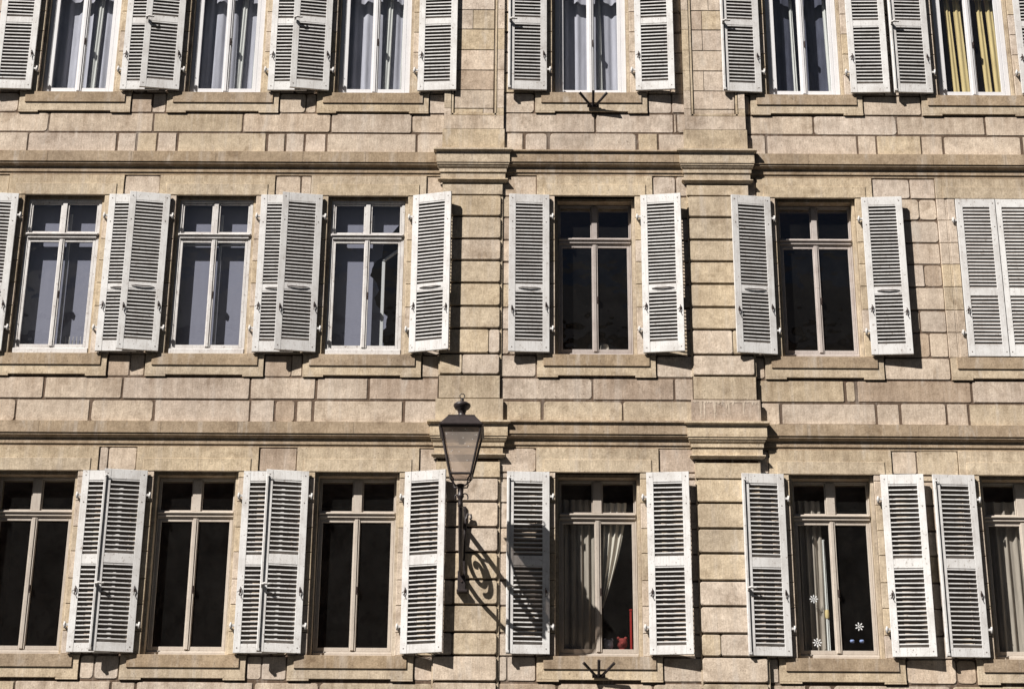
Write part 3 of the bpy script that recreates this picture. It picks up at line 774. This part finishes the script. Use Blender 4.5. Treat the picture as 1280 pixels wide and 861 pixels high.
# roof
w=LB(); frustum(w,.305,9.835,.312,9.855); frustum(w,.300,9.856,.185,10.01); frustum(w,.190,10.011,.178,10.025)
roof=put(near(w),'lantern_roof',IRON,L)
w=LB(); w.lathe([(0,10.02),(.095,10.02),(.085,10.045),(.055,10.065),(.05,10.11),(.062,10.13),(.06,10.15),(.10,10.175),(.122,10.215),(.118,10.235),(.08,10.262),(.03,10.28),(.022,10.30),(.03,10.31),(.018,10.325),(0,10.33)],0,-LP,24)
w.tube([(.033*math.sin(a),-LP,10.362+.036*math.cos(a)) for a in [k*2*math.pi/16 for k in range(17)]],.007,6)
w2=put(near(w),'finial',IRON,roof)
# frame bars
w=LB()
hb,ht,zb_,zt_=.142,.275,9.19,9.83
cs=[(-1,-1),(1,-1),(1,1),(-1,1)]
for sx,sy in cs: w.tube([(sx*hb,-LP+sy*hb,zb_),(sx*ht,-LP+sy*ht,zt_)],.015,6)
for hh,zz,r_ in ((hb,zb_,.018),(ht,zt_-.005,.016)):
    for k in range(4):
        a=cs[k]; b=cs[(k+1)%4]; w.tube([(a[0]*hh,-LP+a[1]*hh,zz),(b[0]*hh,-LP+b[1]*hh,zz)],r_,6)
fr=put(near(w),'lantern_frame',IRON,L)
w=LB(); frustum(w,hb-.006,zb_+.01,ht-.012,zt_-.01,(False,False)); put(near(w),'glass',LGLASS,fr)
w=LB(); frustum(w,hb-.01,zb_-.006,hb-.01,zb_+.004); put(near(w),'bottom_plate',LGLASS,fr)
w=LB(); w.lathe([(0,9.80),(.16,9.79),(.17,9.76),(.06,9.74),(.04,9.66),(0,9.66)],0,-LP,16); put(near(w),'lamp_head',IRON,fr)
# cradle of four curved prongs
w=LB()
for sx,sy in cs:
    w.tube([(sx*.035,-LP+sy*.035,9.035),(sx*.085,-LP+sy*.085,9.05),(sx*.10,-LP+sy*.10,9.09),(sx*.095,-LP+sy*.095,9.12),(sx*.12,-LP+sy*.12,9.15),(sx*.142,-LP+sy*.142,9.19),(sx*.150,-LP+sy*.150,9.21)],.011,6)
w.lathe([(0,9.07),(.055,9.07),(.055,9.05),(.042,9.03),(.038,8.93),(.05,8.91),(.046,8.89),(.03,8.86),(.028,8.80),(.036,8.76),(0,8.74)],0,-LP,16)
put(near(w),'cradle',IRON,L)
# bracket: horizontal arm, brace, scroll
def yz(pts): return [(0,-p,z) for p,z in pts]
w=LB()
w.tube(yz([(.10,8.69),(.4,8.695),(.8,8.69),(LP,8.69)]),[.032,.034,.034,.036],8)
br=[(.10,7.99),(.16,7.965),(.28,7.95),(.40,7.97),(.56,8.03),(.72,8.13),(.87,8.28),(1.0,8.46),(1.08,8.60),(1.10,8.68)]
w.tube(yz(br),.029,8)
sp=[]
for k in range(40):
    a=k/39; ang=rad(-60+a*600); rr=.165*(1-a)**.75+.035
    sp.append((.30+rr*math.cos(ang)*.85,8.34+rr*math.sin(ang)*1.25))
w.tube(yz(sp),.026,8)
w.tube(yz([(.10,8.45),(.2,8.5),(.33,8.56),(.45,8.69)]),.015,6)
put(w,'bracket_arm',IRON,L)
for s,z,r_ in ((1,8.80,.045),(-1,8.80,.03)):
    w=LB(); w.tube([(s*(.02+r_*1.0*(1-math.cos(a))*.9),-LP+.0,z-.03+r_*math.sin(a)*1.2) for a in [k*.28 for k in range(14)]],.009,6); put(w,'scroll',IRON,L)
w=LB()
w.tube([(.02,-.135,8.45),(.04,-.135,8.62),(.045,-.14,8.75),(.075,-.145,8.83),(.115,-.145,8.82),(.125,-.145,8.775),(.10,-.145,8.755)],[.018,.02,.02,.02,.017,.014,.016],8)
put(w,'scroll',IRON,L)
w=LB(); w.box(-.045,.045,-.125,-.088,8.02,8.95,ch=.006); w.box(-.055,.055,-.14,-.088,7.74,8.02,ch=.006); w.box(-.065,.085,-.19,-.088,7.71,7.745,ch=.006)
w.box(-.03,.03,-.15,-.125,8.40,8.46); w.box(-.03,.03,-.15,-.125,8.2,8.24)
w.lathe([(0,-.002),(.018,-.002),(.018,.012),(0,.014)],0,0,12) if False else None
wp=put(w,'wall_plate',IRON,L)
w=LB(); w.tube([(0,-.15,7.87),(0,-.138,7.87)],.016,10); w.tube([(0,-.136,8.9),(0,-.12,8.9)],.014,8); put(w,'bolt',RUST,wp)

# ------------------------------------------------------------------ iron flag holders
def flag_holder(cx,z,y,label):
    f=empty('flag_holder',(cx,y,z)); tag(f,label,'flag holder','three pronged iron flag holders under the centre windows')
    w=MB(); w.box(-.09,.09,-.022,.0,-.025,.025,ch=.004); w.build('base_plate',IRON,f)
    for dx,dz in ((-.225,.16),(0,.20),(.225,.16)):
        w=MB(); a=Vector((dx*.18,-.02,0)); b=Vector((dx*.93,-.15,dz*.95)); 
        w.tube([a,a.lerp(b,.5),b],[.020,.020,.022],10,cap=True); w.build('socket_tube',IRON,f)
flag_holder(1.065,15.335,-.088,'three pronged iron flag holder under the top centre window')
flag_holder(1.060,6.575,-.088,'three pronged iron flag holder under the bottom centre window with toys')

# ------------------------------------------------------------------ unseen houses added across the street to block sky light, mirrored in the panes
H2=empty('added_opposite_house',(0,-31,0)); tag(H2,'plain brown house row added across the street to cut sky light, mirrored in panes','building')
w=MB(); w.box(-32,32,-8,0,0,24,(.22,.17,.13)); w.build('wall',mat_plain('brown_render',(.42,.33,.26),.95,0,.35,.6),H2)
w=MB(); w.mesh_part([(-32,.4,24),(32,.4,24),(32,-4,28),(-32,-4,28),(-32,-8.4,24),(32,-8.4,24)],[(0,1,2,3),(3,2,5,4)]); w.build('roof',ROOF,H2)
for k in range(-9,10):
    for z in (4.5,8.6,12.7,16.8,20.6):
        w=MB(); w.box(k*3.2-.6,k*3.2+.6,.0,.06,z,z+2.3); w.box(k*3.2-.7,k*3.2+.7,.0,.12,z-.12,z-.005); w.build('window',ROOM,H2)

# ------------------------------------------------------------------ light, sky, camera
S=Vector((-1.1,-1.0,1.5)).normalized()
sd=bpy.data.lights.new('sun','SUN'); sd.energy=7.0; sd.angle=rad(.5); sd.color=(1.0,.955,.90)
so=bpy.data.objects.new('sun',sd); col.objects.link(so); so.rotation_euler=S.to_track_quat('Z','Y').to_euler(); so.location=(-20,-20,30)
wd=bpy.data.worlds.new('World'); sc.world=wd; wd.use_nodes=True; nt=wd.node_tree
bg=nt.nodes['Background']; bg.inputs[1].default_value=.02
sky=nt.nodes.new('ShaderNodeTexSky'); sky.sky_type='NISHITA'; sky.sun_disc=False
sky.sun_elevation=math.asin(S.z); sky.sun_rotation=math.atan2(S.x,S.y)
nt.links.new(sky.outputs[0],bg.inputs[0])
cd=bpy.data.cameras.new('camera'); cam=bpy.data.objects.new('camera',cd); col.objects.link(cam)
cd.sensor_width=36; cd.lens=36*2300/1280; cd.clip_end=2000; cd.clip_start=.1
M=Matrix.Rotation(.00606183,4,'Z')@Matrix.Rotation(.37499464,4,'X')@Matrix.Rotation(-.00730906,4,'Y')@Matrix.Rotation(math.pi/2,4,'X')
cam.matrix_world=Matrix.Translation((0,-25,1.6))@M
sc.camera=cam
sc.view_settings.view_transform='Standard'; sc.view_settings.look='None'; sc.view_settings.exposure=0; sc.view_settings.gamma=1
sc.render.engine='CYCLES'; sc.cycles.max_bounces=6; sc.cycles.diffuse_bounces=1; sc.cycles.transparent_max_bounces=16; sc.cycles.use_denoising=True
